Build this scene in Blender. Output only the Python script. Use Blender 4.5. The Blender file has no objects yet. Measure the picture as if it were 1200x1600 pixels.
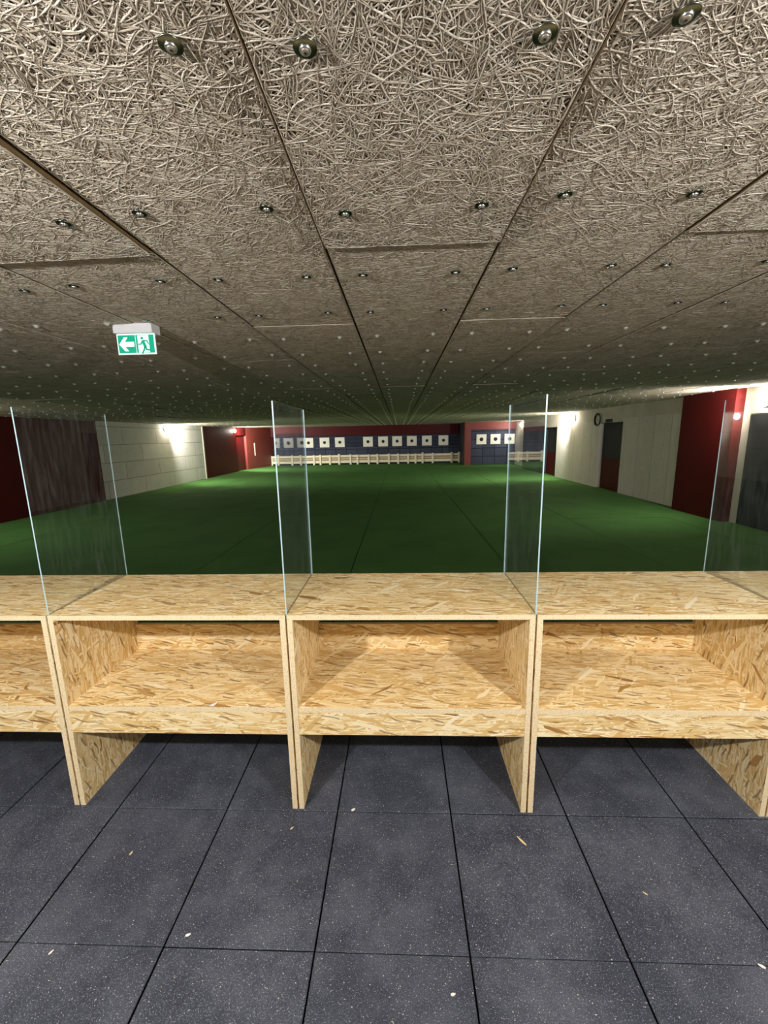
import bpy, math, random
import numpy as np
from mathutils import Matrix, Vector

C = bpy.context.scene.collection
SC = bpy.context.scene
R = math.radians

# ------------------------------------------------------------------ camera
CAM_H = 1.6315
YAW, PITCH, ROLL, F_PX = 0.0406, 0.1825, 0.0197, 635.1
cam_d = bpy.data.cameras.new('camera')
cam_d.sensor_fit = 'VERTICAL'
cam_d.sensor_height = 36.0
cam_d.sensor_width = 27.0
cam_d.lens = 36.0 * F_PX / 1600.0
cam_d.clip_start = 0.02
cam_d.clip_end = 200
cam = bpy.data.objects.new('camera', cam_d)
C.objects.link(cam)
cy_, sy_, cp_, sp_, cr_, sr_ = (math.cos(YAW), math.sin(YAW), math.cos(PITCH), math.sin(PITCH), math.cos(ROLL), math.sin(ROLL))
AX = Vector((cy_, sy_, 0)); AU = Vector((-sp_ * sy_, sp_ * cy_, cp_)); AD = Vector((-cp_ * sy_, cp_ * cy_, -sp_))
CR = AX * cr_ - AU * sr_; CU = AX * sr_ + AU * cr_
m3 = Matrix((CR, CU, -AD)).transposed().to_4x4()
m3.translation = Vector((0, 0, CAM_H))
cam.matrix_world = m3
SC.camera = cam

# ------------------------------------------------------------------ world, exposure, big lights
world = bpy.data.worlds.new('world'); SC.world = world
world.use_nodes = True
world.node_tree.nodes['Background'].inputs[0].default_value = (0.02, 0.021, 0.024, 1)
world.node_tree.nodes['Background'].inputs[1].default_value = 1.0
vs = SC.view_settings
vs.view_transform = 'Standard'; vs.look = 'None'; vs.gamma = 1.0
try: vs.use_curve_mapping = False
except Exception: pass
vs.exposure = 0.0
SC.cycles.use_denoising = True
SC.cycles.max_bounces = 8
SC.cycles.transparent_max_bounces = 16
SC.cycles.sample_clamp_indirect = 6.0

NEAR_LAMP_W = 146.0      # the lamps over the shooters' lane, behind the camera
WALL_LAMP_E = 140.0      # radiance of the bulkhead lamps along both side walls
FLOOD_W = 560.0        # each bulkhead throws most of its light down the range
for nm, loc, k in [('lane_light', (-1.32, -0.12, 2.0), 1.0), ('lane_light', (1.40, -0.12, 2.0), 1.0),
                   ('lane_light', (-4.3, -0.12, 2.0), .35), ('lane_light', (4.2, -0.12, 2.0), .35)]:  # outer pair is unseen, added on a guess that the row continues
    ld = bpy.data.lights.new(nm, 'POINT'); ld.energy = NEAR_LAMP_W * k; ld.color = (1.0, 0.975, 0.945)
    ld.shadow_soft_size = 0.032
    lo = bpy.data.objects.new(nm, ld); lo.location = loc; C.objects.link(lo)

# ------------------------------------------------------------------ small helpers
def lin(c):
    c = c / 255.0
    return c / 12.92 if c <= 0.04045 else ((c + 0.055) / 1.055) ** 2.4
def rgb(r, g, b): return (lin(r), lin(g), lin(b), 1.0)

class NT:
    """Tiny node-graph writer for one material."""
    def __init__(s, name):
        s.m = bpy.data.materials.new(name); s.m.use_nodes = True
        s.t = s.m.node_tree; s.t.nodes.clear()
        s.out = s.n('ShaderNodeOutputMaterial')
    def n(s, kind, ins=None, **props):
        nd = s.t.nodes.new(kind)
        for k, v in props.items(): setattr(nd, k, v)
        for k, v in (ins or {}).items():
            sock = nd.inputs[k]
            if hasattr(v, 'is_output'): s.t.links.new(v, sock)
            else: sock.default_value = v
        return nd
    def link(s, a, b): s.t.links.new(a, b)
    def math(s, op, a, b=0.0, c=None, clamp=False):
        nd = s.n('ShaderNodeMath', operation=op, use_clamp=clamp)
        for i, v in enumerate((a, b) if c is None else (a, b, c)):
            if hasattr(v, 'is_output'): s.link(v, nd.inputs[i])
            else: nd.inputs[i].default_value = v
        return nd.outputs[0]
    def mix(s, f, a, b, blend='MIX'):
        nd = s.n('ShaderNodeMix', data_type='RGBA', blend_type=blend)
        for sock, v in ((nd.inputs[0], f), (nd.inputs[6], a), (nd.inputs[7], b)):
            if hasattr(v, 'is_output'): s.link(v, sock)
            else: sock.default_value = v
        return nd.outputs[2]
    def ramp(s, fac, stops, interp='LINEAR'):
        nd = s.n('ShaderNodeValToRGB'); cr = nd.color_ramp; cr.interpolation = interp
        while len(cr.elements) < len(stops): cr.elements.new(0.5)
        for e, (p, c) in zip(cr.elements, stops):
            e.position = p; e.color = c
        s.link(fac, nd.inputs[0])
        return nd.outputs[0]
    def uv(s): return s.n('ShaderNodeTexCoord').outputs['UV']
    def obj(s): return s.n('ShaderNodeTexCoord').outputs['Object']
    def pos(s): return s.n('ShaderNodeNewGeometry').outputs['Position']
    def mapping(s, v, loc=(0, 0, 0), rot=(0, 0, 0), scale=(1, 1, 1)):
        return s.n('ShaderNodeMapping', {'Vector': v, 'Location': loc, 'Rotation': rot, 'Scale': scale}).outputs[0]
    def noise(s, v, scale, detail=3, rough=0.5, dist=0.0):
        return s.n('ShaderNodeTexNoise', {'Vector': v, 'Scale': scale, 'Detail': detail, 'Roughness': rough, 'Distortion': dist}).outputs['Fac']
    def bump(s, h, strength=0.3, dist=0.01):
        return s.n('ShaderNodeBump', {'Height': h, 'Strength': strength, 'Distance': dist}).outputs[0]
    def principled(s, col, rough=0.6, metal=0.0, normal=None, spec=0.5, **extra):
        b = s.n('ShaderNodeBsdfPrincipled')
        for k, v in (('Base Color', col), ('Roughness', rough), ('Metallic', metal), ('Specular IOR Level', spec), ('Normal', normal)):
            if v is None: continue
            if hasattr(v, 'is_output'): s.link(v, b.inputs[k])
            else: b.inputs[k].default_value = v
        s.link(b.outputs[0], s.out.inputs[0])
        return s.m

def plain(name, col, rough=0.6, metal=0.0, var=0.12, scale=20.0, spec=0.5):
    t = NT(name)
    f = t.noise(t.obj(), scale, 4, 0.6)
    d = tuple(c * (1 - var) for c in col[:3]) + (1,); l = tuple(min(1, c * (1 + var)) for c in col[:3]) + (1,)
    return t.principled(t.ramp(f, [(0.3, d), (0.7, l)]), rough, metal, spec=spec)

# ------------------------------------------------------------------ materials
def osb(name, seed, spread):
    """Oriented strand board: several layers of long flakes lying over one another."""
    t = NT(name)
    uv = t.uv()
    wob = t.n('ShaderNodeTexNoise', {'Vector': uv, 'Scale': 9.0, 'Detail': 2.0})
    uvw = t.n('ShaderNodeVectorMath', {0: wob.outputs['Color'], 1: (0.03, 0.03, 0.0)}, operation='MULTIPLY').outputs[0]
    uvd = t.n('ShaderNodeVectorMath', {0: uv, 1: uvw}, operation='ADD').outputs[0]
    cols = [rgb(216, 178, 116), rgb(240, 214, 160), rgb(250, 231, 184), rgb(226, 192, 128), rgb(254, 242, 208)]
    col = None; h = None
    rnd = random.Random(seed)
    layers = [(0, 12, 80, 1.0), (0.35, 11, 86, .50), (-0.42, 11, 84, .46), (0.12, 9, 98, .46), (-0.16, 8.5, 90, .42), (0.95, 11, 90, .18), (-1.1, 11, 96, .14), (0.05, 10, 130, .40), (-0.05, 16, 190, .30), (0.3, 8, 56, .12), (-0.75, 9, 60, .07)]
    for i, (a, sx, sy, amount) in enumerate(layers):
        mp = t.mapping(uvd, (rnd.uniform(0, 50), rnd.uniform(0, 50), 0), (0, 0, a * spread), (sx, sy, 1))
        # Mapping scales before it turns: turn first, then stretch
        mp1 = t.mapping(uvd, (0, 0, 0), (0, 0, a * spread), (1, 1, 1))
        mp = t.mapping(mp1, (rnd.uniform(0, 50), rnd.uniform(0, 50), 0), (0, 0, 0), (sx, sy, 1))
        vo = t.n('ShaderNodeTexVoronoi', {'Vector': mp, 'Scale': 1.0, 'Randomness': 1.0}, voronoi_dimensions='2D', feature='F1')
        sep = t.n('ShaderNodeSeparateColor', {0: vo.outputs['Color']})
        stops = [(0.0, rgb(150, 104, 52)), (0.045, cols[0]), (0.3, cols[3]), (0.55, cols[1]), (0.8, cols[2]), (1.0, cols[4])]
        c = t.ramp(sep.outputs[1], stops)
        if col is None: col = c
        else:
            msk = t.math('GREATER_THAN', sep.outputs[0], 1 - amount)
            col = t.mix(msk, col, c)
            if i in (1, 2, 4, 7):
                ed = t.n('ShaderNodeTexVoronoi', {'Vector': mp, 'Scale': 1.0, 'Randomness': 1.0}, voronoi_dimensions='2D', feature='DISTANCE_TO_EDGE')
                line = t.math('LESS_THAN', ed.outputs['Distance'], 0.035)
                line = t.math('MULTIPLY', line, msk)
                line = t.math('MULTIPLY', line, 0.5)
                col = t.mix(line, col, rgb(122, 84, 42))
    # a few dark bark flakes and knots
    mp = t.mapping(t.mapping(uvd, (0, 0, 0), (0, 0, 0.25), (1, 1, 1)), (seed * 3.1, 7.7, 0), (0, 0, 0), (17, 150, 1))
    vo = t.n('ShaderNodeTexVoronoi', {'Vector': mp, 'Scale': 1.0}, voronoi_dimensions='2D')
    sep = t.n('ShaderNodeSeparateColor', {0: vo.outputs['Color']})
    dk = t.math('MULTIPLY', t.math('GREATER_THAN', sep.outputs[2], 0.95), 0.7)
    col = t.mix(dk, col, rgb(120, 84, 48))
    g = t.noise(t.mapping(uv, scale=(14, 260, 1)), 1.0, 3, 0.6)
    col = t.mix(t.math('MULTIPLY', g, 0.16), col, rgb(166, 122, 66))
    nb = t.bump(t.noise(t.mapping(uv, scale=(20, 150, 1)), 1.0, 3), 0.25, 0.003)
    return t.principled(col, 0.55, normal=nb, spec=0.35)

def osb_edge():
    t = NT('sawn board edge')
    uv = t.uv()
    a = t.noise(t.mapping(uv, scale=(220, 420, 1)), 1.0, 2, 0.6)
    b = t.noise(t.mapping(uv, scale=(60, 300, 1)), 1.0, 2, 0.6)
    col = t.ramp(a, [(0.30, rgb(168, 138, 98)), (0.42, rgb(228, 206, 164)), (0.7, rgb(250, 236, 204))])
    col = t.mix(t.ramp(b, [(0.60, (0, 0, 0, 1)), (0.68, (.7, .7, .7, 1))]), col, rgb(166, 128, 84))
    return t.principled(col, 0.7, spec=0.2)

def rubber(name, base, hi, speck=True, rough=0.75):
    t = NT(name)
    p = t.pos()
    cloud = t.noise(p, 3.4, 8, 0.72)
    fine = t.noise(p, 170, 2, 0.7)
    col = t.mix(t.ramp(cloud, [(0.42, (0, 0, 0, 1)), (0.72, (.75, .75, .75, 1))]), base, hi)
    col = t.mix(t.ramp(fine, [(0.35, (.35, .35, .35, 1)), (0.62, (0, 0, 0, 1))]), col, tuple(c * 0.45 for c in base[:3]) + (1,))
    gr = t.noise(p, 320, 1, 0.5)
    col = t.mix(t.ramp(gr, [(0.58, (0, 0, 0, 1)), (0.70, (.5, .5, .5, 1))]), col, tuple(min(1, c * 2.4) for c in hi[:3]) + (1,))
    if speck:
        for sc, thr, k in ((38.0, 0.055, 0.72), (75.0, 0.075, 0.80), (16.0, 0.032, 0.6)):
            vo = t.n('ShaderNodeTexVoronoi', {'Vector': t.mapping(p, (sc, 0, 0), (0, 0, .6), (1, 1.5, 1)), 'Scale': sc}, voronoi_dimensions='2D')
            sep = t.n('ShaderNodeSeparateColor', {0: vo.outputs['Color']})
            m = t.math('MULTIPLY', t.math('LESS_THAN', vo.outputs['Distance'], thr), t.math('GREATER_THAN', sep.outputs[0], k))
            col = t.mix(t.math('MULTIPLY', m, 0.75), col, rgb(214, 208, 196))
    h = t.math('ADD', fine, t.math('MULTIPLY', gr, .6))
    return t.principled(col, rough, normal=t.bump(h, 0.35, 0.004), spec=0.35)

def tile_wall(name, c1, c2, mortar, bw, bh, offset=0.5, gap=0.012, rough=0.8, grime=0.3, spots=False, grain=None):
    t = NT(name)
    uv = t.uv()
    br = t.n('ShaderNodeTexBrick', {'Vector': uv, 'Color1': c1, 'Color2': c2, 'Mortar': mortar, 'Scale': 1.0, 'Mortar Size': gap,
                                    'Mortar Smooth': 0.1, 'Bias': 0.0, 'Brick Width': bw, 'Row Height': bh}, offset=offset)
    col = br.outputs['Color']
    n = t.noise(uv, 3.2, 5, 0.65)
    col = t.mix(t.math('MULTIPLY', t.ramp(n, [(.35, (1, 1, 1, 1)), (.65, (0, 0, 0, 1))]), grime), col, tuple(c * .6 for c in c1[:3]) + (1,))
    if grain:
        g = t.noise(t.mapping(uv, scale=(30, 1.6, 1)), 1.0, 4, .6)
        col = t.mix(t.ramp(g, [(.4, (0, 0, 0, 1)), (.75, (grain,) * 3 + (1,))]), col, tuple(c * .68 for c in c1[:3]) + (1,))
    if spots:
        vo = t.n('ShaderNodeTexVoronoi', {'Vector': uv, 'Scale': 2.7, 'Randomness': .8}, voronoi_dimensions='2D')
        m = t.math('MULTIPLY', t.math('LESS_THAN', vo.outputs['Distance'], 0.045), 0.6)
        col = t.mix(m, col, tuple(c * .3 for c in c1[:3]) + (1,))
    h = t.math('SUBTRACT', 1.0, br.outputs['Fac'])
    return t.principled(col, rough, normal=t.bump(h, .6, .01), spec=.3)

def turf():
    t = NT('artificial grass')
    p = t.pos()
    a = t.noise(p, 420, 2, .6); b = t.noise(p, 1.3, 4, .6); c = t.noise(p, 60, 3, .7)
    col = t.ramp(a, [(.25, rgb(46, 84, 36)), (.5, rgb(84, 136, 64)), (.75, rgb(134, 178, 102))])
    col = t.mix(t.ramp(b, [(.4, (0, 0, 0, 1)), (.7, (.35, .35, .35, 1))]), col, rgb(56, 96, 44))
    col = t.mix(t.ramp(c, [(.45, (0, 0, 0, 1)), (.7, (.4, .4, .4, 1))]), col, rgb(46, 86, 36))
    return t.principled(col, .85, normal=t.bump(t.math('ADD', a, c), .9, .02), spec=.15)

def wool_far():
    t = NT('wood wool seen from afar')
    p = t.pos()
    n1 = t.noise(p, 95, 3, .7, 1.2); n2 = t.noise(p, 26, 4, .65); n3 = t.noise(p, 1.1, 3, .5)
    col = t.ramp(n1, [(.3, rgb(132, 120, 98)), (.5, rgb(196, 183, 158)), (.68, rgb(238, 226, 202))])  # colour averages the strands with the shadows between them
    col = t.mix(t.ramp(n2, [(.5, (0, 0, 0, 1)), (.8, (.5, .5, .5, 1))]), col, rgb(110, 94, 68))
    return t.principled(col, .9, normal=t.bump(t.math('ADD', n1, n2), .8, .01), spec=.15)

def wool_strand():
    t = NT('wood wool strands')
    at = t.n('ShaderNodeAttribute', attribute_name='tone')
    col = t.ramp(at.outputs['Fac'], [(0, rgb(168, 154, 132)), (.5, rgb(206, 195, 177)), (1, rgb(232, 224, 208))])
    return t.principled(col, .7, spec=.3)

def glass_pane():
    t = NT('clear dusty sheet')
    bf = t.n('ShaderNodeNewGeometry').outputs['Backfacing']
    fr = t.n('ShaderNodeFresnel', {'IOR': t.math('SUBTRACT', 1.5, t.math('MULTIPLY', bf, 1.5 - 1 / 1.5))}).outputs[0]
    tr = t.n('ShaderNodeBsdfTransparent', {'Color': (.95, .97, .965, 1)})
    gl = t.n('ShaderNodeBsdfGlossy', {'Color': (.8, .82, .85, 1), 'Roughness': .02})
    mx = t.n('ShaderNodeMixShader', {0: fr}); t.link(tr.outputs[0], mx.inputs[1]); t.link(gl.outputs[0], mx.inputs[2])
    df = t.n('ShaderNodeBsdfDiffuse', {'Color': (.8, .83, .85, 1)})
    o = t.obj()
    s1 = t.noise(t.mapping(o, scale=(60, 60, 7)), 1.0, 4, .7); s2 = t.noise(o, 5, 4, .6)
    dust = t.math('MULTIPLY', t.ramp(s1, [(.47, (.10, .10, .10, 1)), (.70, (1, 1, 1, 1))]), t.math('MULTIPLY', s2, 0.085))
    m2 = t.n('ShaderNodeMixShader', {0: dust}); t.link(mx.outputs[0], m2.inputs[1]); t.link(df.outputs[0], m2.inputs[2])
    t.link(m2.outputs[0], t.out.inputs[0])
    return t.m

def emit(name, col, e, base=None):
    t = NT(name)
    b = t.n('ShaderNodeBsdfPrincipled', {'Base Color': base or col, 'Roughness': .4, 'Emission Color': col, 'Emission Strength': e})
    t.link(b.outputs[0], t.out.inputs[0])
    return t.m

M = dict(
    osb=osb('strand board', 3, 1.0), osb_side=osb('strand board upright', 11, 1.35), edge=osb_edge(),
    rubber=rubber('black rubber floor tile', rgb(50, 54, 67), rgb(98, 103, 115)),
    groove=plain('dark gap', rgb(14, 14, 16), .95, spec=.1),
    turf=turf(), turf_gap=plain('turf seam', rgb(10, 26, 9), 1.0, spec=.1),
    wool=wool_far(), strand=wool_strand(), wool_base=plain('wood wool core', rgb(116, 96, 68), .95, scale=60, spec=.1),
    steel=plain('bright steel', rgb(214, 216, 216), .28, 1.0, .05), dark_steel=plain('dark steel washer', rgb(130, 136, 124), .26, 1.0, .1), cap=plain('dull steel screw end', rgb(150, 142, 128), .5, .6, .05),
    socket=plain('socket recess', rgb(20, 20, 20), .7),
    glint=plain('screw with painted glint', rgb(226, 226, 220), .4, .45, .03),  # lamp highlights on the far screws are put into this pale colour
    glass=glass_pane(), glass_edge=plain('sheet edge with painted glow', rgb(176, 204, 212), .25, 0, .03),  # pale edge colour stands in for light piped through the sheet
    red=plain('dark red paint', rgb(72, 9, 8), .55, 0, .12, 2.0, .2), red_lit=plain('red paint with lamplight in its colour', rgb(118, 46, 36), .6, 0, .12, 2.0), red_door=plain('red door paint', rgb(76, 10, 9), .5, 0, .1, 3.0, .25),  # far wall, post and right beam: lighter red standing in for lamplight
    black_door=plain('black door panel', rgb(30, 32, 36), .6, 0, .1, 3.0),
    block=tile_wall('pale concrete blocks', rgb(218, 214, 202), rgb(206, 202, 190), rgb(128, 122, 110), 1.75, .52, .5, .008, grime=.25, spots=True),
    ply=tile_wall('pale board cladding', rgb(222, 216, 204), rgb(212, 206, 192), rgb(156, 148, 134), .62, 6.0, 0, .006, grime=.18, spots=True, grain=.45),
    plaster=plain('pale plaster', rgb(198, 190, 172), .85, 0, .08, 3.0),
    backstop=tile_wall('rubber backstop tiles', rgb(74, 78, 94), rgb(60, 64, 80), rgb(18, 19, 24), .66, .46, 0, .018, grime=.4),
    backstop_up=tile_wall('upper rubber backstop tiles', rgb(62, 66, 84), rgb(46, 50, 66), rgb(18, 19, 24), .9, .22, .5, .012, grime=.5),
    rubber_wall=rubber('rubber cladding', rgb(22, 26, 30), rgb(48, 54, 58), False),
    fence=plain('pale raw timber', rgb(246, 234, 206), .7, 0, .08, 8), fence_tan=plain('tan raw timber', rgb(208, 182, 138), .7, 0, .1, 8),
    rear=plain('grey rear wall', rgb(128, 126, 124), .85, 0, .06, 3.0),
    card=plain('white card', rgb(244, 240, 222), .8, 0, .02), ink=plain('black print', rgb(26, 24, 22), .7),
    white_plastic=plain('white plastic', rgb(236, 236, 240), .4, 0, .02),
    lamp=emit('opal lamp glass', (1.0, .95, .86, 1), WALL_LAMP_E), lamp_base=plain('lamp housing', rgb(225, 225, 222), .5),
    hose=plain('black rubber hose', rgb(22, 22, 24), .5),
    sign_white=emit('lit white sign face', (.86, 1, .97, 1), .45), sign_green=emit('lit green sign face', (0.0, .37, .22, 1), .6, (0, .3, .17, 1)),
    chip=plain('pale wood chip', rgb(224, 200, 154), .8), scrap=plain('white paper scrap', rgb(240, 238, 232), .8),
)

# ------------------------------------------------------------------ mesh builder
class MB:
    def __init__(s): s.v = []; s.f = []; s.uv = []; s.mi = []; s.sm = []; s.mats = []
    def mat(s, m):
        if m not in s.mats: s.mats.append(m)
        return s.mats.index(m)
    def face(s, pts, m, uvs=None, smooth=False):
        i = len(s.v); s.v.extend([tuple(p) for p in pts]); s.f.append(tuple(range(i, i + len(pts))))
        s.uv.append(uvs or [(0, 0)] * len(pts)); s.mi.append(s.mat(m)); s.sm.append(smooth)
    def box(s, lo, hi, m, edge=None, thin=None, swap=False, off=(0, 0)):
        """A box with uvs in metres; faces whose normal is not along axis `thin` take the edge material."""
        x0, y0, z0 = lo; x1, y1, z1 = hi
        quads = [(0, [(x0, y1, z0), (x0, y0, z0), (x0, y0, z1), (x0, y1, z1)]), (0, [(x1, y0, z0), (x1, y1, z0), (x1, y1, z1), (x1, y0, z1)]),
                 (1, [(x0, y0, z0), (x1, y0, z0), (x1, y0, z1), (x0, y0, z1)]), (1, [(x1, y1, z0), (x0, y1, z0), (x0, y1, z1), (x1, y1, z1)]),
                 (2, [(x0, y1, z0), (x1, y1, z0), (x1, y0, z0), (x0, y0, z0)]), (2, [(x0, y0, z1), (x1, y0, z1), (x1, y1, z1), (x0, y1, z1)])]
        for ax, q in quads:
            ua, va = ((1, 2), (0, 2), (0, 1))[ax]
            uvs = [(p[ua] + off[0], p[va] + off[1]) for p in q]
            isedge = edge is not None and thin is not None and ax != thin
            if isedge:   # run the long side of the strip along u
                lu = max(u for u, _ in uvs) - min(u for u, _ in uvs); lv = max(v for _, v in uvs) - min(v for _, v in uvs)
                if lv > lu: uvs = [(v, u) for u, v in uvs]
            elif swap: uvs = [(v, u) for u, v in uvs]
            s.face(q, edge if isedge else m, uvs)
    def lathe(s, prof, m, n=20, axis='z', at=(0, 0, 0), smooth=True):
        """prof: list of (radius, height); turned about an axis through `at`."""
        base = len(s.v); mi = s.mat(m)
        for r, h in prof:
            for k in range(n):
                a = 2 * math.pi * k / n; c, d = r * math.cos(a), r * math.sin(a)
                p = {'z': (c, d, h), 'x': (h, c, d), 'y': (d, h, c)}[axis]
                s.v.append((p[0] + at[0], p[1] + at[1], p[2] + at[2]))
        for j in range(len(prof) - 1):
            for k in range(n):
                a, b = base + j * n + k, base + j * n + (k + 1) % n
                s.f.append((a, b, b + n, a + n)); s.uv.append([(0, 0)] * 4); s.mi.append(mi); s.sm.append(smooth)
        for j, rev in ((0, True), (len(prof) - 1, False)):
            if prof[j][0] > 1e-6:
                ring = [base + j * n + k for k in range(n)]
                s.f.append(tuple(reversed(ring)) if rev else tuple(ring)); s.uv.append([(0, 0)] * n); s.mi.append(mi); s.sm.append(False)
    def prism(s, pts, y0, y1, m):
        """Outline in x,z pulled from y0 (front) to y1."""
        s.face([(x, y0, z) for x, z in pts], m)
        s.face([(x, y1, z) for x, z in reversed(pts)], m)
        for i in range(len(pts)):
            a, b = pts[i], pts[(i + 1) % len(pts)]
            s.face([(a[0], y1, a[1]), (b[0], y1, b[1]), (b[0], y0, b[1]), (a[0], y0, a[1])], m)
    def tube(s, path, r, m, n=8, closed=False):
        base = len(s.v); mi = s.mat(m); P = [Vector(p) for p in path]; N = len(P)
        for i, p in enumerate(P):
            a = P[(i - 1) % N] if closed or i else P[0]; b = P[(i + 1) % N] if closed or i < N - 1 else P[-1]
            d = (b - a).normalized(); u = d.orthogonal().normalized()
            u = (Vector((1, 0, 0)) - d * d.x); u = u.normalized() if u.length > .2 else d.orthogonal().normalized()
            w = d.cross(u)
            for k in range(n):
                t_ = 2 * math.pi * k / n; s.v.append(tuple(p + u * (r * math.cos(t_)) + w * (r * math.sin(t_))))
        for i in range(N if closed else N - 1):
            j = (i + 1) % N
            for k in range(n):
                l = (k + 1) % n
                s.f.append((base + i * n + k, base + i * n + l, base + j * n + l, base + j * n + k)); s.uv.append([(0, 0)] * 4); s.mi.append(mi); s.sm.append(True)
    def mesh(s, name):
        me = bpy.data.meshes.new(name); me.from_pydata(s.v, [], s.f)
        for m in s.mats: me.materials.append(m)
        ul = me.uv_layers.new(name='uv')
        ul.data.foreach_set('uv', [c for f in s.uv for p in f for c in p])
        me.polygons.foreach_set('material_index', s.mi); me.polygons.foreach_set('use_smooth', s.sm)
        me.update(); return me
    def build(s, name, parent=None, loc=(0, 0, 0), bevel=0.0):
        o = bpy.data.objects.new(name, s.mesh(name)); C.objects.link(o); o.location = loc
        if parent: o.parent = parent
        if bevel:
            b = o.modifiers.new('bevel', 'BEVEL'); b.width = bevel; b.segments = 2; b.limit_method = 'ANGLE'
        return o

def tag(o, label, cat, group=None, kind=None):
    o['label'] = label; o['category'] = cat
    if group: o['group'] = group
    if kind: o['kind'] = kind
    return o
def struct(o, label=None, cat=None):
    o['kind'] = 'structure'
    if label: o['label'] = label
    if cat: o['category'] = cat
    return o
def empty(name, loc, rz=0.0):
    o = bpy.data.objects.new(name, None); o.location = loc; o.rotation_euler = (0, 0, rz); o.empty_display_size = .1
    C.objects.link(o); return o
def copy_tree(o, parent=None):
    c = o.copy(); C.objects.link(c)
    if parent: c.parent = parent
    for ch in [x for x in bpy.data.objects if x.parent == o]: copy_tree(ch, c)
    return c

# ------------------------------------------------------------------ the range: measures
XL, XR = -8.4, 5.95            # side walls
YB, YN = 25.6, -3.0            # backstop, wall behind the camera
HC = 2.336
def zc(x, y):                  # the ceiling sags a little towards the left wall
    g = 1.0 if y < 17 else max(0.0, 1 - (y - 17) / 8.0)
    return HC - 0.0155 * max(0.0, -x - 1.0) * g
SEAM0, BW_ = -0.4719, 1.0094   # booth joints
YF, YK = 1.534, 2.046          # booth front and back
TURF_Y = 2.5

# ------------------------------------------------------------------ floor and turf
T0x, T0y, TS = -0.7945, 1.5255, 0.5
mb = MB(); g = .0028; b = .003
mb.box((XL - .3, YN, -.06), (XR + .3, TURF_Y, -.012), M['groove'])
rf = random.Random(5)
for i in range(-16, 15):
    for j in range(-10, 3):
        gy = .0009
        x0, y0 = T0x + i * TS + g, T0y + j * TS + gy; x1, y1 = x0 + TS - 2 * g, min(y0 + TS - 2 * gy, TURF_Y)
        if y1 - y0 < .05: continue
        dz = rf.uniform(-.0016, .0016)
        if y0 < YN: continue
        lo = [(x0, y0, -.012), (x1, y0, -.012), (x1, y1, -.012), (x0, y1, -.012)]
        md = [(p[0], p[1], -b + dz) for p in lo]
        tp = [(x0 + b, y0 + b, dz), (x1 - b, y0 + b, dz), (x1 - b, y1 - b, dz), (x0 + b, y1 - b, dz)]
        mb.face(tp, M['rubber'])
        for k in range(4):
            l = (k + 1) % 4
            mb.face([md[k], md[l], tp[l], tp[k]], M['rubber']); mb.face([lo[k], lo[l], md[l], md[k]], M['groove'])
struct(mb.build('floor'), 'dark rubber tile floor in front of and under the booths', 'floor')

mb = MB()
mb.box((XL - .3, TURF_Y, -.06), (XR + .3, YB + .4, -.012), M['turf_gap'])
cuts = [XL - .3, -6.5, -4.57, -2.6, -0.62, 1.34, 3.25, 5.15, XR + .3]
ends = {0: [9.3, 17.5], 1: [13.5], 2: [11.0, 20], 3: [16.2], 4: [], 5: [10.4, 18.7], 6: [7.9, 15.4], 7: [8.4, 13.0]}
for i in range(8):
    ys = [TURF_Y] + ends[i] + [YB + .4]
    for a_, b_ in zip(ys[:-1], ys[1:]):
        mb.box((cuts[i] + .006, a_ + .006, -.011), (cuts[i + 1] - .006, b_ - .006, rf.uniform(-.002, .003)), M['turf'])
struct(mb.build('turf_floor'), 'green artificial grass laid in strips over the range floor', 'floor')

# ------------------------------------------------------------------ walls
def wallbox(name, lo, hi, m, bev=0.0):
    b_ = MB(); b_.box(lo, hi, m); return struct(b_.build(name, bevel=bev))
ZT = 2.36
# left wall
wallbox('wall_left', (XL - .25, YN, 0), (XL, 11.2, ZT), M['red'])
wallbox('wall_left', (XL - .25, 11.2, 0), (XL, 17.32, ZT), M['block'])
wallbox('trim_1', (XL - .1, 17.32, 0), (XL + .03, 17.4, ZT - .15), M['plaster'])
wallbox('wall_left', (XL - .25, 17.4, 0), (XL, 20.95, ZT), M['red'])
wallbox('wall_left', (XL - .25, 20.95, 1.86), (XL, 22.35, ZT), M['red'])
mb = MB(); mb.prism([(0, 0), (1, 0), (1, 1), (0, 1)], 0, 1, M['red'])
mb.v = []; mb.f = []; mb.uv = []; mb.mi = []; mb.sm = []
for z0_, z1_ in ((0, ZT),):
    A = [(XL, 22.35), (-7.86, YB), (XL - .25, YB), (XL - .25, 22.35)]
    lo = [(x, y, z0_) for x, y in A]; hi = [(x, y, z1_) for x, y in A]
    mb.face(list(reversed(lo)), M['red_lit']); mb.face(hi, M['red_lit'])
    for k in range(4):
        l = (k + 1) % 4; mb.face([lo[k], lo[l], hi[l], hi[k]], M['red_lit'])
struct(mb.build('wall_left'))
def door(name, x, y0, y1, z1, split, face):
    r = empty(name, (x, (y0 + y1) / 2, 0)); r['kind'] = 'structure'
    hw = (y1 - y0) / 2; dx = .05 * face
    for nm, a_, b_, m in (('lower_panel', 0, split, M['red_door']), ('upper_panel', split, z1, M['black_door'])):
        q = MB(); q.box((min(0, dx), -hw, a_), (max(0, dx), hw, b_), m); q.build(nm, r)
    q = MB(); q.box((min(0, -.04 * face), -hw + .09, split + .1), (0, -hw + .12, split + .22), M['dark_steel']); q.build('handle', r)
    return r
q = door('door_1', XL - .12, 20.95, 22.35, 1.86, 1.84, -1)
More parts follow.
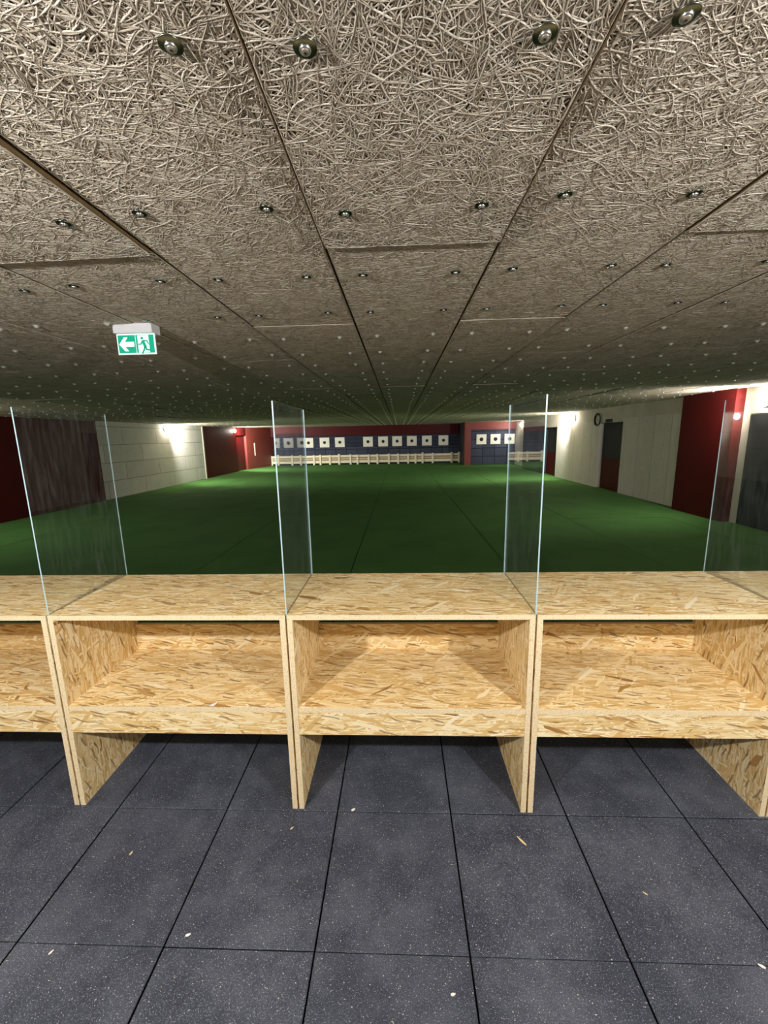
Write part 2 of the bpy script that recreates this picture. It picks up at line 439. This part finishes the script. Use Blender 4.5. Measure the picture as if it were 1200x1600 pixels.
# right wall
wallbox('wall_right', (XR, YN, 0), (XR + .3, 6.2, ZT), M['plaster'])
wallbox('wall_right', (XR, 6.2, 1.9), (XR + .3, 7.44, ZT), M['plaster'])
wallbox('wall_right', (XR + .032, 6.2, 0), (XR + .3, 7.29, 1.9), M['plaster'])
wallbox('trim_2', (XR, 7.29, 0), (XR + .3, 7.44, 1.9), M['plaster'])
wallbox('wall_pillar', (5.79, 7.44, 0), (XR + .3, 8.78, ZT), M['red'], .012)
wallbox('wall_right', (XR, 8.78, 0), (XR + .3, 11.28, 2.0), M['ply'])
wallbox('wall_right', (XR + .02, 8.78, 2.0), (XR + .3, 11.28, ZT), M['plaster'])
wallbox('wall_right', (XR + .02, 11.28, 1.91), (XR + .3, 12.56, ZT), M['plaster'])
wallbox('wall_right', (XR, 12.56, 0), (XR + .3, 15.86, 1.97), M['ply'])
wallbox('wall_right', (XR + .02, 12.56, 1.97), (XR + .3, 15.86, ZT), M['plaster'])
wallbox('wall_right', (XR + .02, 15.86, 1.88), (XR + .3, 17.2, ZT), M['plaster'])
wallbox('wall_right', (XR, 17.2, 0), (XR + .3, 20.1, 1.95), M['rubber_wall'])
wallbox('wall_right', (XR + .02, 17.2, 1.95), (XR + .3, 20.1, ZT), M['plaster'])
wallbox('wall_right', (XR + .45, 20.1, 0), (XR + .75, 23.3, ZT), M['plaster'])
door('door_2', XR + .13, 11.28, 12.56, 1.91, .9, 1)
door('door_3', XR + .13, 15.86, 17.2, 1.88, .92, 1)
# rubber panel set in the near right wall
mb = MB(); mb.box((XR - .005, 6.21, 0.002), (XR + .03, 7.285, 1.88), M['rubber_wall'])
tag(mb.build('rubber_panel', bevel=.004), 'tall dark rubber panel on the right wall beside the dark red pillar', 'panel')
# backstop
wallbox('wall_back', (XL - .3, YB, 1.04), (3.95, YB + .3, ZT), M['backstop_up'])
wallbox('wall_back', (XL - .3, YB - .1, 0.0), (3.95, YB + .3, 1.04), M['backstop'])
wallbox('ceiling_beam', (XL, YB - .35, 1.76), (3.6, YB - .02, ZT), M['red'], .01)
wallbox('pillar', (3.62, 22.95, 0), (3.95, 23.3, ZT), M['red_lit'], .01)
wallbox('wall_back', (3.95, 23.05, 0), (XR + .45, 23.3, 1.93), M['backstop'])
wallbox('ceiling_beam', (3.95, 22.95, 1.93), (XR + .45, 23.3, ZT), M['red_lit'], .01)
wallbox('wall_back', (3.65, 23.3, 0), (3.95, YB, ZT), M['black_door'])
# behind the camera
wallbox('wall_rear', (XL - .3, YN - .2, 0), (XR + .3, YN, ZT), M['rear'])

# ------------------------------------------------------------------ ceiling of wood wool boards
PX0, PW, PY0, PL = -0.2692, 0.6487, 1.645, 2.16
mb = MB()
NX, NY = 24, 20
xs = [XL - .3 + i * (XR + .6 - XL) / NX for i in range(NX + 1)]; ys = [YN - .2 + j * (YB + .8 - YN) / NY for j in range(NY + 1)]
for i in range(NX):
    for j in range(NY):
        q = [(xs[i], ys[j]), (xs[i], ys[j + 1]), (xs[i + 1], ys[j + 1]), (xs[i + 1], ys[j])]
        mb.face([(x, y, zc(x, y) + .03) for x, y in q], M['groove'])
        mb.face([(x, y, zc(x, y) + .12) for x, y in reversed(q)], M['groove'])
ceiling = struct(mb.build('ceiling'), 'wood wool board ceiling held up by rows of screws', 'ceiling')

def board_mesh(mb, x0, x1, y0, y1, f, m_face, m_side, ch=.005):
    """One board: chamfered slab hanging below z = f(x, y)."""
    ring = lambda e, dz: [(x0 + e, y0 + e, f(x0 + e, y0 + e) + dz), (x1 - e, y0 + e, f(x1 - e, y0 + e) + dz),
                          (x1 - e, y1 - e, f(x1 - e, y1 - e) + dz), (x0 + e, y1 - e, f(x0 + e, y1 - e) + dz)]
    a, b_, c_ = ring(0, .028), ring(0, ch), ring(ch, 0)
    mb.face(list(reversed(c_)), m_face)
    for k in range(4):
        l = (k + 1) % 4
        mb.face([c_[k], c_[l], b_[l], b_[k]], m_side); mb.face([b_[k], b_[l], a[l], a[k]], m_side)

def strand_mesh(seed, n=17500):
    """A board with real strands: thousands of thin curled ribs lying over each other on its underside."""
    rs = np.random.RandomState(seed)
    S = 8
    L = rs.uniform(.04, .16, n); Wd = rs.uniform(.0019, .0036, n) * .5
    px = rs.uniform(0, PW - .004, n); py = rs.uniform(0, PL - .004, n); a = rs.uniform(0, 2 * np.pi, n)
    cv = rs.normal(0, 4.0, n); cv2 = rs.normal(0, 26.0, n)
    z0 = -rs.uniform(0.0, .0042, n); tilt = rs.normal(0, .0008, n)
    st = L / (S - 1)
    X = np.zeros((n, S)); Y = np.zeros((n, S)); A = np.zeros((n, S))
    for k in range(S):
        X[:, k], Y[:, k], A[:, k] = px, py, a
        px = px + np.cos(a) * st; py = py + np.sin(a) * st
        a = a + (cv + cv2 * (k / S - .5)) * st + rs.normal(0, .09, n)
    X = np.clip(X, .003, PW - .011); Y = np.clip(Y, .003, PL - .009)
    Z = z0[:, None] + tilt[:, None] * (np.arange(S)[None] - S / 2) / S - .0005
    nx, ny = -np.sin(A), np.cos(A)
    w = Wd[:, None]
    top = np.stack([X, Y, Z - w * .95], -1)
    le = np.stack([X + nx * w, Y + ny * w, Z + w * .25], -1)
    ri = np.stack([X - nx * w, Y - ny * w, Z + w * .25], -1)
    V = np.stack([le, top, ri], 2).reshape(-1, 3)               # n, S, 3 -> verts
    base = (np.arange(n)[:, None] * S + np.arange(S - 1)[None]) * 3
    q = []
    for c in (0, 1):
        q.append(np.stack([base + c, base + c + 1, base + 3 + c + 1, base + 3 + c], -1).reshape(-1, 4))
    Q = np.concatenate(q)
    tone = np.repeat(np.clip(rs.normal(.5, .24, n), 0, 1), S * 3).astype(np.float32)
    b_ = MB(); board_mesh(b_, 0, PW - .009, 0, PL - .006, lambda x, y: 0.0, M['wool_base'], M['wool_base'])
    bv = np.array(b_.v); nb = len(bv)
    verts = np.concatenate([bv, V]); polys = [list(f) for f in b_.f]
    me = bpy.data.meshes.new('wood_wool_panel')
    fq = np.array(polys + []).reshape(-1, 4)
    allq = np.concatenate([fq, Q + nb]).astype(np.int32)
    me.vertices.add(len(verts)); me.vertices.foreach_set('co', verts.astype(np.float32).ravel())
    me.loops.add(allq.size); me.loops.foreach_set('vertex_index', allq.ravel())
    me.polygons.add(len(allq)); me.polygons.foreach_set('loop_start', np.arange(0, allq.size, 4, dtype=np.int32))
    mi = np.concatenate([np.zeros(len(fq)), np.ones(len(Q))]).astype(np.int32)
    me.materials.append(M['wool_base']); me.materials.append(M['strand'])
    me.polygons.foreach_set('material_index', mi)
    me.polygons.foreach_set('use_smooth', mi.astype(bool))
    at = me.attributes.new('tone', 'FLOAT', 'POINT')
    at.data.foreach_set('value', np.concatenate([np.full(nb, .2, np.float32), tone]))
    me.update(calc_edges=True); me.validate()
    return me
wool_meshes = [strand_mesh(s_) for s_ in (1, 2, 3)]
rp = random.Random(8)
far = MB(); n_near = 0
STEP = {(0, -1): -.013, (-2, -1): -.014, (2, -1): -.005, (0, 0): .0, (-2, 0): .002, (-1, 0): -.004, (1, 0): -.003, (2, 0): .003}
panels = {}
for i in range(-13, 10):
    x0 = PX0 + i * PW; x1 = x0 + PW
    if x1 > XR + .35 or x0 < XL - .5: continue
    off = 0.0 if i % 2 == 0 else PL / 2 - .03
    for j in range(-3, 12):
        y0 = PY0 + off + j * PL; y1 = min(y0 + PL, YB + .3)
        if y0 < YN - .2 or y0 > YB: continue
        dz = STEP.get((i, j), rp.uniform(-.004, .003)); panels[(i, j)] = dz
        xc_, yc_ = (x0 + x1) / 2, (y0 + y1) / 2
        if y1 > .55 and y0 < 6.0 and abs(xc_) < 1.2 + .8 * y1 + .6 and abs(xc_) < 5.4:
            o = bpy.data.objects.new('wood_wool_panel', wool_meshes[rp.randrange(3)]); C.objects.link(o); o.parent = ceiling
            gx = (zc(x1, yc_) - zc(x0, yc_)) / PW
            flip = rp.random() < .5
            o.matrix_local = Matrix.Translation((x0 + .0045, y0 + .003, zc(x0, yc_) + dz)) @ Matrix.Rotation(-math.atan(gx), 4, 'Y') @ \
                (Matrix.Translation((PW - .009, PL - .006, 0)) @ Matrix.Rotation(math.pi, 4, 'Z') if flip else Matrix())
            o['kind'] = 'structure'
            n_near += 1
        else:
            board_mesh(far, x0 + .0045, x1 - .0045, y0 + .003, y1 - .003, lambda x, y: zc(x, y) + dz, M['wool'], M['wool_base'])
o = far.build('wood_wool_panel', ceiling); o['kind'] = 'structure'

# ------------------------------------------------------------------ shooting booths
PT = .022; GAP = .004
ZTOP, ZTT = .9255, .021
ZS, ZA = .504, .3747
def make_booth():
    r = empty('shooting_booth', (0, YF, 0))
    w = BW_ - 2 * GAP; d = YK - YF
    for s in (0, 1):
        q = MB(); x = 0 if s == 0 else w - PT
        q.box((x, 0, 0), (x + PT, d, ZTOP - ZTT), M['osb_side'], M['edge'], 0, swap=True, off=(3.3 * s + 1.1, .7)); q.build('side_panel', r, bevel=.0012)
    q = MB(); q.box((0, 0, ZTOP - ZTT), (w, d, ZTOP), M['osb'], M['edge'], 2, off=(.3, .2)); q.build('tabletop', r, bevel=.0012)
    q = MB(); q.box((PT, .002, ZS - .022), (w - PT, d - PT, ZS), M['osb'], M['edge'], 2, off=(5.7, 3.1)); q.build('shelf', r, bevel=.0012)
    q = MB(); q.box((PT, .003, ZA), (w - PT, .003 + PT, ZS - .022), M['osb'], M['edge'], 1, off=(8.2, 1.4)); q.build('front_apron', r, bevel=.0012)
    q = MB(); q.box((PT, d - PT, ZA), (w - PT, d, ZS + .145), M['osb'], M['edge'], 1, off=(11.2, 2.4)); q.build('back_board', r, bevel=.0012)
    return r
booth_labels = ['strand board booth cut off by the left edge of the photo', 'strand board booth with a white paper scrap on its shelf',
                'middle strand board booth, standing straight ahead below the two central clear screens',
                'strand board booth right of the middle one, wholly seen tabletop beside the second central screen', 'strand board booth cut off by the right edge, its tabletop behind the rightmost screen']
proto = make_booth()
for k in range(5):
    if k == 0: o = proto
    else:
        o = copy_tree(proto)
    o.location = (SEAM0 + (k - 2) * BW_ + GAP, YF, 0)
    tag(o, booth_labels[k], 'booth', 'strand board shooting booths in a row')
# each booth its own cut of board: shift the uv of every copied mesh
for k, o in enumerate([x for x in bpy.data.objects if x.name.startswith('shooting_booth')]):
    for ch in [x for x in bpy.data.objects if x.parent == o]:
        if k: ch.data = ch.data.copy()
        ul = ch.data.uv_layers[0].data; buf = np.zeros(len(ul) * 2, np.float32); ul.foreach_get('uv', buf)
        buf[0::2] += 2.37 * k; buf[1::2] += 1.91 * k; ul.foreach_set('uv', buf)

# ------------------------------------------------------------------ clear screens between the booths
def make_screen(x, label):
    q = MB(); t_ = .0026; y0, y1, z0, z1 = YF + .012, YK + .002, .815, 1.772
    r = empty('glass_screen', (x, YF, z0))
    q.box((-t_, y0 - YF, 0), (t_, y1 - YF, z1 - z0), M['glass'], M['glass_edge'], 0)
    a = MB(); fl = [f for f in range(len(q.f))]
    pane, edge = MB(), MB()
    for f in fl:
        pts = [q.v[i] for i in q.f[f]]
        tgt = edge if q.mats[q.mi[f]] == M['glass_edge'] else pane
        tgt.face(pts, q.mats[q.mi[f]], q.uv[f])
    pane.build('pane', r); e = edge.build('polished_edge', r); e['label'] = 'bright polished edge'
    return tag(r, label, 'screen', 'clear divider screens on the booths')
for k, lb in enumerate(['clear upright screen nearest the left edge of the photo', 'clear upright screen left of the middle booth',
                        'clear upright screen right of the middle booth', 'clear upright screen nearest the right edge, in front of the red pillar']):
    make_screen(SEAM0 + (k - 1) * BW_, lb)

# ------------------------------------------------------------------ ceiling screws
SY0, SP = .853, .537
def washer_mb():
    q = MB(); q.lathe([(.0, -.0005), (.0205, -.0005), (.0215, -.0018), (.0215, -.0030), (.0205, -.0036), (.0105, -.0044), (0, -.0044)], M['dark_steel'], 32); return q
def head_mb():
    q = MB(); q.lathe([(.0108, -.0042), (.0108, -.0052), (.0100, -.0074), (.0086, -.0084), (.0076, -.0080), (.0073, -.0070)], M['steel'], 26)
    q.lathe([(.0074, -.0060), (.0074, -.0084), (.0060, -.0096), (.0030, -.0099), (0, -.0099)], M['cap'], 20); return q
def socket_mb():
    q = MB(); q.lathe([(0, -.0099), (.0025, -.0100), (.0025, -.0103), (0, -.0103)], M['socket'], 6, smooth=False); return q
def small_mb(q, at):
    q.lathe([(.0, -.0005), (.0175, -.0015), (.0165, -.004), (.0115, -.006), (.010, -.0115), (.0045, -.0145), (0, -.0145)], M['glint'], 10, at=at)
def to_px(x, y, z):
    v = Vector((x, y, z - CAM_H)); d = v.dot(AD)
    return (600 + F_PX * v.dot(CR) / d, 800 - F_PX * v.dot(CU) / d, d) if d > .1 else (-9e9, 0, d)
spots = []
rj = random.Random(77)
for i in range(-13, 10):
    x0 = PX0 + i * PW
    for fx in (.118, .520):
        for k in range(0, 46):
            x = x0 + fx + rj.uniform(-.012, .012); y = SY0 + SP * k + rj.uniform(-.012, .012)
            if k == 0: y = SY0
            if x < XL + .1 or x > XR - .1 or y > 22.5 and x > 3.5 or y > YB - .5 or (5.7 < x and 7.2 < y < 9): continue
            px, py, d_ = to_px(x, y, zc(x, y))
            if not (-30 < px < 1230 and py > -30): continue
            off = 0.0 if i % 2 == 0 else PL / 2 - .03
            j = math.floor((y - PY0 - off) / PL)
            spots.append((d_, x, y, zc(x, y) + panels.get((i, j), 0) - .0085, px, py))
spots.sort()
proto_full = None; proto_small = None
named = spots[:13]
order_txt = {}
top_row = sorted([s for s in named if s[5] < 150], key=lambda s: s[4])
sec_row = sorted([s for s in named if s[5] >= 150], key=lambda s: s[4])
words_ = ['leftmost', 'second from the left', 'third from the left', 'fourth from the left', 'fifth from the left', 'sixth from the left', 'seventh from the left', 'eighth from the left', 'ninth from the left']
for row, nm in ((top_row, 'the nearest ceiling row'), (sec_row, 'the second ceiling row')):
    for k, s in enumerate(row):
        order_txt[s] = 'steel ceiling screw and washer, %s in %s' % ('rightmost' if k == len(row) - 1 else words_[min(k, 8)], nm)
rest = MB()
for n_, s in enumerate(spots):
    d_, x, y, z, px, py = s
    if n_ < 300:
        if n_ < 34:
            if proto_full is None:
                proto_full = empty('ceiling_screw', (0, 0, 0)); washer_mb().build('washer', proto_full)
                h_ = head_mb().build('screw_head', proto_full); socket_mb().build('socket', h_); o = proto_full
            else: o = copy_tree(proto_full)
            lb = order_txt.get(s, 'small steel screw and washer in the rows holding the ceiling boards farther off')
        else:
            if proto_small is None:
                q = MB(); small_mb(q, (0, 0, 0)); proto_small = q.build('ceiling_screw'); o = proto_small
            else: o = proto_small.copy(); C.objects.link(o)
            lb = 'small steel screw and washer in the rows holding the ceiling boards farther off'
        o.location = (x, y, z)
        tag(o, lb, 'screw', 'screws in rows across the ceiling' if s not in order_txt else 'large near screws in the ceiling')
    else: small_mb(rest, (x, y, z))
tag(rest.build('ceiling_screws'), 'glinting dots of the many far screws across the distant ceiling', 'screws', kind='stuff')

# ------------------------------------------------------------------ wall lamps
def make_lamp(x, y, z, face, label, power=1.0):
    r = empty('wall_lamp', (x, y, z))
    q = MB(); q.lathe([(.11, 0), (.11, .03), (.10, .04), (0, .04)], M['lamp_base'], 28, 'x')
    d_ = MB(); d_.lathe([(.098, .038), (.096, .06), (.082, .085), (.055, .103), (.025, .11), (0, .111)], M['lamp'], 20, 'x')
    for b_, nm in ((q, 'housing'), (d_, 'diffuser')):
        if face < 0:
            b_.v = [(-v[0], v[1], v[2]) for v in b_.v]; b_.f = [tuple(reversed(f)) for f in b_.f]
        b_.build(nm, r)
    sd = bpy.data.lights.new('lamp_light', 'SPOT'); sd.energy = FLOOD_W * power; sd.color = (1.0, .975, .94); sd.spot_size = R(165); sd.spot_blend = .7; sd.shadow_soft_size = .09
    so = bpy.data.objects.new('lamp_light', sd); C.objects.link(so); so.parent = r
    so.location = (face * .30, .02, -.02)
    so.rotation_euler = Vector((face * .55, .80, -.16)).to_track_quat('-Z', 'Y').to_euler()
    return tag(r, label, 'lamp', 'round lit lamps high on the side walls')
make_lamp(XL, 5.6, 2.09, 1, 'round lit lamp high on the dark red left wall', .3)
make_lamp(XL, 14.57, 2.09, 1, 'round lit lamp high on the pale block wall')
make_lamp(XL, 20.75, 2.08, 1, 'round lit lamp high on the dark red wall near the far left corner', 1.5)
make_lamp(XR, 7.0, 2.1, -1, 'round lit lamp above the dark rubber panel on the right wall', .3)
make_lamp(XR + .02, 14.4, 2.13, -1, 'round lit lamp on the right wall between the two black and red doors')
make_lamp(XR + .45, 21.9, 2.13, -1, 'round lit lamp at the far right corner near the red beam', .12)

# ------------------------------------------------------------------ exit sign
ex = empty('exit_sign', (-1.58, 2.53, HC - .012))
tag(ex, 'green lit emergency exit sign with arrow and running figure hanging from the ceiling', 'sign')
q = MB(); q.box((-.118, -.012, -.052), (.118, .075, .0), M['white_plastic']); q.build('housing', ex, bevel=.004)
hw, zt, zb = .117, -.054, -.171
q = MB(); q.box((-hw, .012, zb), (hw, .020, zt), M['sign_white']); pl = q.build('sign_plate', ex, bevel=.002)
q = MB()
q.prism([(-hw + .007, zb + .008), (-.004, zb + .008), (-.004, zt - .006), (-hw + .007, zt - .006)], .0105, .0125, M['sign_green'])
q.prism([(.0, zb + .008), (hw - .007, zb + .008), (hw - .007, zt - .006), (.0, zt - .006)], .0105, .0125, M['sign_green'])
zm = (zb + zt) / 2
q.prism([(-.104, zm), (-.071, zm + .040), (-.048, zm + .040), (-.069, zm + .014), (-.012, zm + .014), (-.012, zm - .014), (-.069, zm - .014), (-.048, zm - .040), (-.071, zm - .040)], .009, .0108, M['sign_white'])
q.prism([(.012, zb + .010), (.080, zb + .010), (.080, zt - .009), (.012, zt - .009)], .009, .0108, M['sign_white'])
def limb(a, b_, w):
    a, b_ = Vector(a), Vector(b_); d_ = (b_ - a).normalized(); n_ = Vector((-d_.y, d_.x)) * w
    a = a - d_ * w * .6; b_ = b_ + d_ * w * .6
    q.prism([tuple(a + n_), tuple(a - n_), tuple(b_ - n_), tuple(b_ + n_)], .0075, .0092, M['sign_green'])
hx, hz = .040, zt - .026
q.prism([(hx + .0085 * math.cos(k * math.pi / 6), hz + .0085 * math.sin(k * math.pi / 6)) for k in range(12)], .0075, .0092, M['sign_green'])
limb((.045, hz - .018), (.056, hz - .048), .0085)        # trunk
limb((.042, hz - .014), (.031, hz - .034), .0035); limb((.031, hz - .034), (.016, hz - .034), .0032)
limb((.050, hz - .014), (.070, hz - .016), .0035); limb((.070, hz - .016), (.077, hz - .034), .0032)
limb((.055, hz - .048), (.046, hz - .068), .0048); limb((.046, hz - .068), (.034, hz - .086), .0042)
limb((.057, hz - .050), (.064, hz - .066), .0048); limb((.064, hz - .066), (.086, hz - .068), .0042)
q.build('pictogram', pl)

# ------------------------------------------------------------------ targets on the backstop
TX = [-5.68, -4.67, -3.71, -1.95, -1.01, -.14, .77, 1.70, 2.72]
ordw = ['first', 'second', 'third', 'fourth', 'fifth', 'sixth', 'seventh', 'eighth', 'ninth']
def make_target(x, y, z, s, label, d_=.1, rz=0):
    r = empty('target', (x, y, z))
    q = MB(); q.box((-s, -.02, -s), (s, 0, s), M['card']); q.build('target_card', r, bevel=.004)
    q = MB(); q.lathe([(0, -.0215), (d_, -.0215), (d_, -.019), (0, -.019)], M['ink'], 24, 'y', smooth=False); q.build('bullseye', r)
    return tag(r, label, 'target', 'white target cards on the backstops')
for k, x in enumerate(TX):
    make_target(x, YB, 1.36 - .045 * (k == 9), .30, 'white square target card, %s from the left on the long back wall' % ordw[k] if k < 8 else
                'white square target card on the long back wall, nearest the red post', .095)
for x, lb in ((4.54, 'white target card in the right bay, just right of the red post'), (5.31, 'white target card in the middle of the right bay'),
              (6.08, 'white target card in the right bay nearest the right wall')):
    make_target(x, 23.05, 1.40, .27, lb, .105)

# ------------------------------------------------------------------ low timber fence before the backstop
fr = empty('wooden_fence', (0, YB - .45, 0))
tag(fr, 'low pale timber fence along the foot of the back wall', 'fence')
for z0_, z1_, m in ((.10, .26, 'fence'), (.29, .42, 'fence_tan'), (.45, .58, 'fence')):
    q = MB(); q.box((-8.0, .0, z0_), (3.72, .03, z1_), M[m]); q.build('board', fr)
for x in [-7.93, -7.52, -6.65, -6.11, -5.29, -4.89, -4.3, -3.73, -3.02, -2.59, -1.9, -1.36, -0.66, -0.09, 0.52, 0.97, 1.4, 2.02, 3.17, 3.62]:
    x = max(-7.95, min(3.68, x))
    q = MB(); h_ = rf.choice((.62, .66, .60)); q.box((x - .055, -.05, 0), (x + .055, -.001, h_), M['fence']); q.build('post', fr)

# ------------------------------------------------------------------ small wall things
hs = empty('hose_coil', (XR - .02, 12.66, 2.02))
tag(hs, 'coiled black hose hanging high on the right wall above the door', 'hose')
for k in range(3):
    q = MB(); rr = .155 + .012 * k
    q.tube([(-.012 * k, rr * math.cos(a * math.pi / 16), rr * math.sin(a * math.pi / 16)) for a in range(32)], .013, M['hose'], 8, True); q.build('loop', hs)
q = MB(); q.lathe([(.012, .04), (.012, -.05), (0, -.05)], M['dark_steel'], 10, 'x', at=(0, 0, .13)); q.build('hook', hs)
q = MB(); q.box((-.04, -.14, -.045), (.02, .14, .045), M['black_door']); q.box((-.044, -.12, -.03), (-.04, .12, .03), M['socket'])
tag(q.build('door_sign', None, (XR, 12.02, 1.96), .003), 'small dark box sign above the door on the right wall', 'sign')
q = MB(); q.box((-.01, -.06, 0), (.012, .06, .72), M['card']); q.box((-.01, -.012, .72), (.004, .012, 1.0), M['card']); q.box((-.01, -.35, .98), (.004, .28, 1.0), M['card'])
o = tag(q.build('hanging_strip', None, (-8.265, 23.2, .72), 0), 'pale strip hanging on the lit red wall near the far left corner', 'strip')
o.rotation_euler.z = -math.atan2(.54, 3.25)

# ------------------------------------------------------------------ chips and scraps
def chip(name, x, y, z, l, w, rz, m, label, cat, bend=.15):
    q = MB(); n_ = 5
    for k in range(n_):
        t0, t1 = k / n_, (k + 1) / n_
        f = lambda t_: (l * (t_ - .5), w * (.35 + .65 * math.sin(math.pi * min(.95, t_ + .08))) / 2, .001 + bend * l * (t_ - .5) ** 2)
        a_, b_ = f(t0), f(t1)
        up = [(a_[0], -a_[1], a_[2] + .0015), (b_[0], -b_[1], b_[2] + .0015), (b_[0], b_[1], b_[2] + .0015), (a_[0], a_[1], a_[2] + .0015)]
        dn = [(p[0], p[1], p[2] - .0015) for p in up]
        q.face(up, m); q.face(list(reversed(dn)), m)
        q.face([dn[0], dn[1], up[1], up[0]], m); q.face([dn[2], dn[3], up[3], up[2]], m)
    o = q.build(name, None, (x, y, z)); o.rotation_euler.z = rz
    return tag(o, label, cat)
def ground(px, py, z=0.0):
    u = (px - 600) / F_PX; v = (800 - py) / F_PX
    d_ = CR * u + CU * v + AD; t_ = (z - CAM_H) / d_.z
    return d_.x * t_, d_.y * t_
for px, py, l, w, rz, m, nm, lb in [
    (815, 1315, .045, .009, 2.2, 'chip', 'wood_splinter', 'long pale wood splinter on the floor tiles in front of the right booth panels'),
    (552, 1266, .018, .011, .6, 'scrap', 'paper_scrap', 'white scrap on the floor tiles just below the middle booth'),
    (205, 1334, .016, .007, 1.4, 'chip', 'wood_chip', 'pinkish wood chip on the floor tiles below the left booth'),
    (294, 1462, .016, .008, .3, 'scrap', 'paper_scrap', 'small white scrap lying alone on the left floor tiles near the tile joint'),
    (456, 1295, .016, .006, .8, 'chip', 'wood_chip', 'pale wood chip below the left pair of centre booth panels'),
    (1190, 1511, .018, .008, 2.6, 'scrap', 'paper_scrap', 'white scrap at the right edge of the floor beside a tile joint'),
    (80, 1489, .014, .006, 1.1, 'scrap', 'paper_scrap', 'white sliver on the floor tiles near the left edge'),
    (1008, 1397, .016, .004, 2.4, 'chip', 'wood_chip', 'thin wood sliver on the floor tiles right of the centre'),
    (708, 1555, .014, .007, .2, 'scrap', 'paper_scrap', 'white scrap on the floor tiles at the bottom, right of the middle'),
]:
    x, y = ground(px, py); chip(nm, x, y, .0015, l, w, rz, M[m], lb, 'splinter' if m == 'chip' else 'scrap')
x, y = ground(333, 1102, ZS)
chip('paper_scrap', x, y, ZS + .0005, .034, .016, .7, M['scrap'], 'crumpled white paper scrap on the shelf of the left booth', 'scrap', .5)
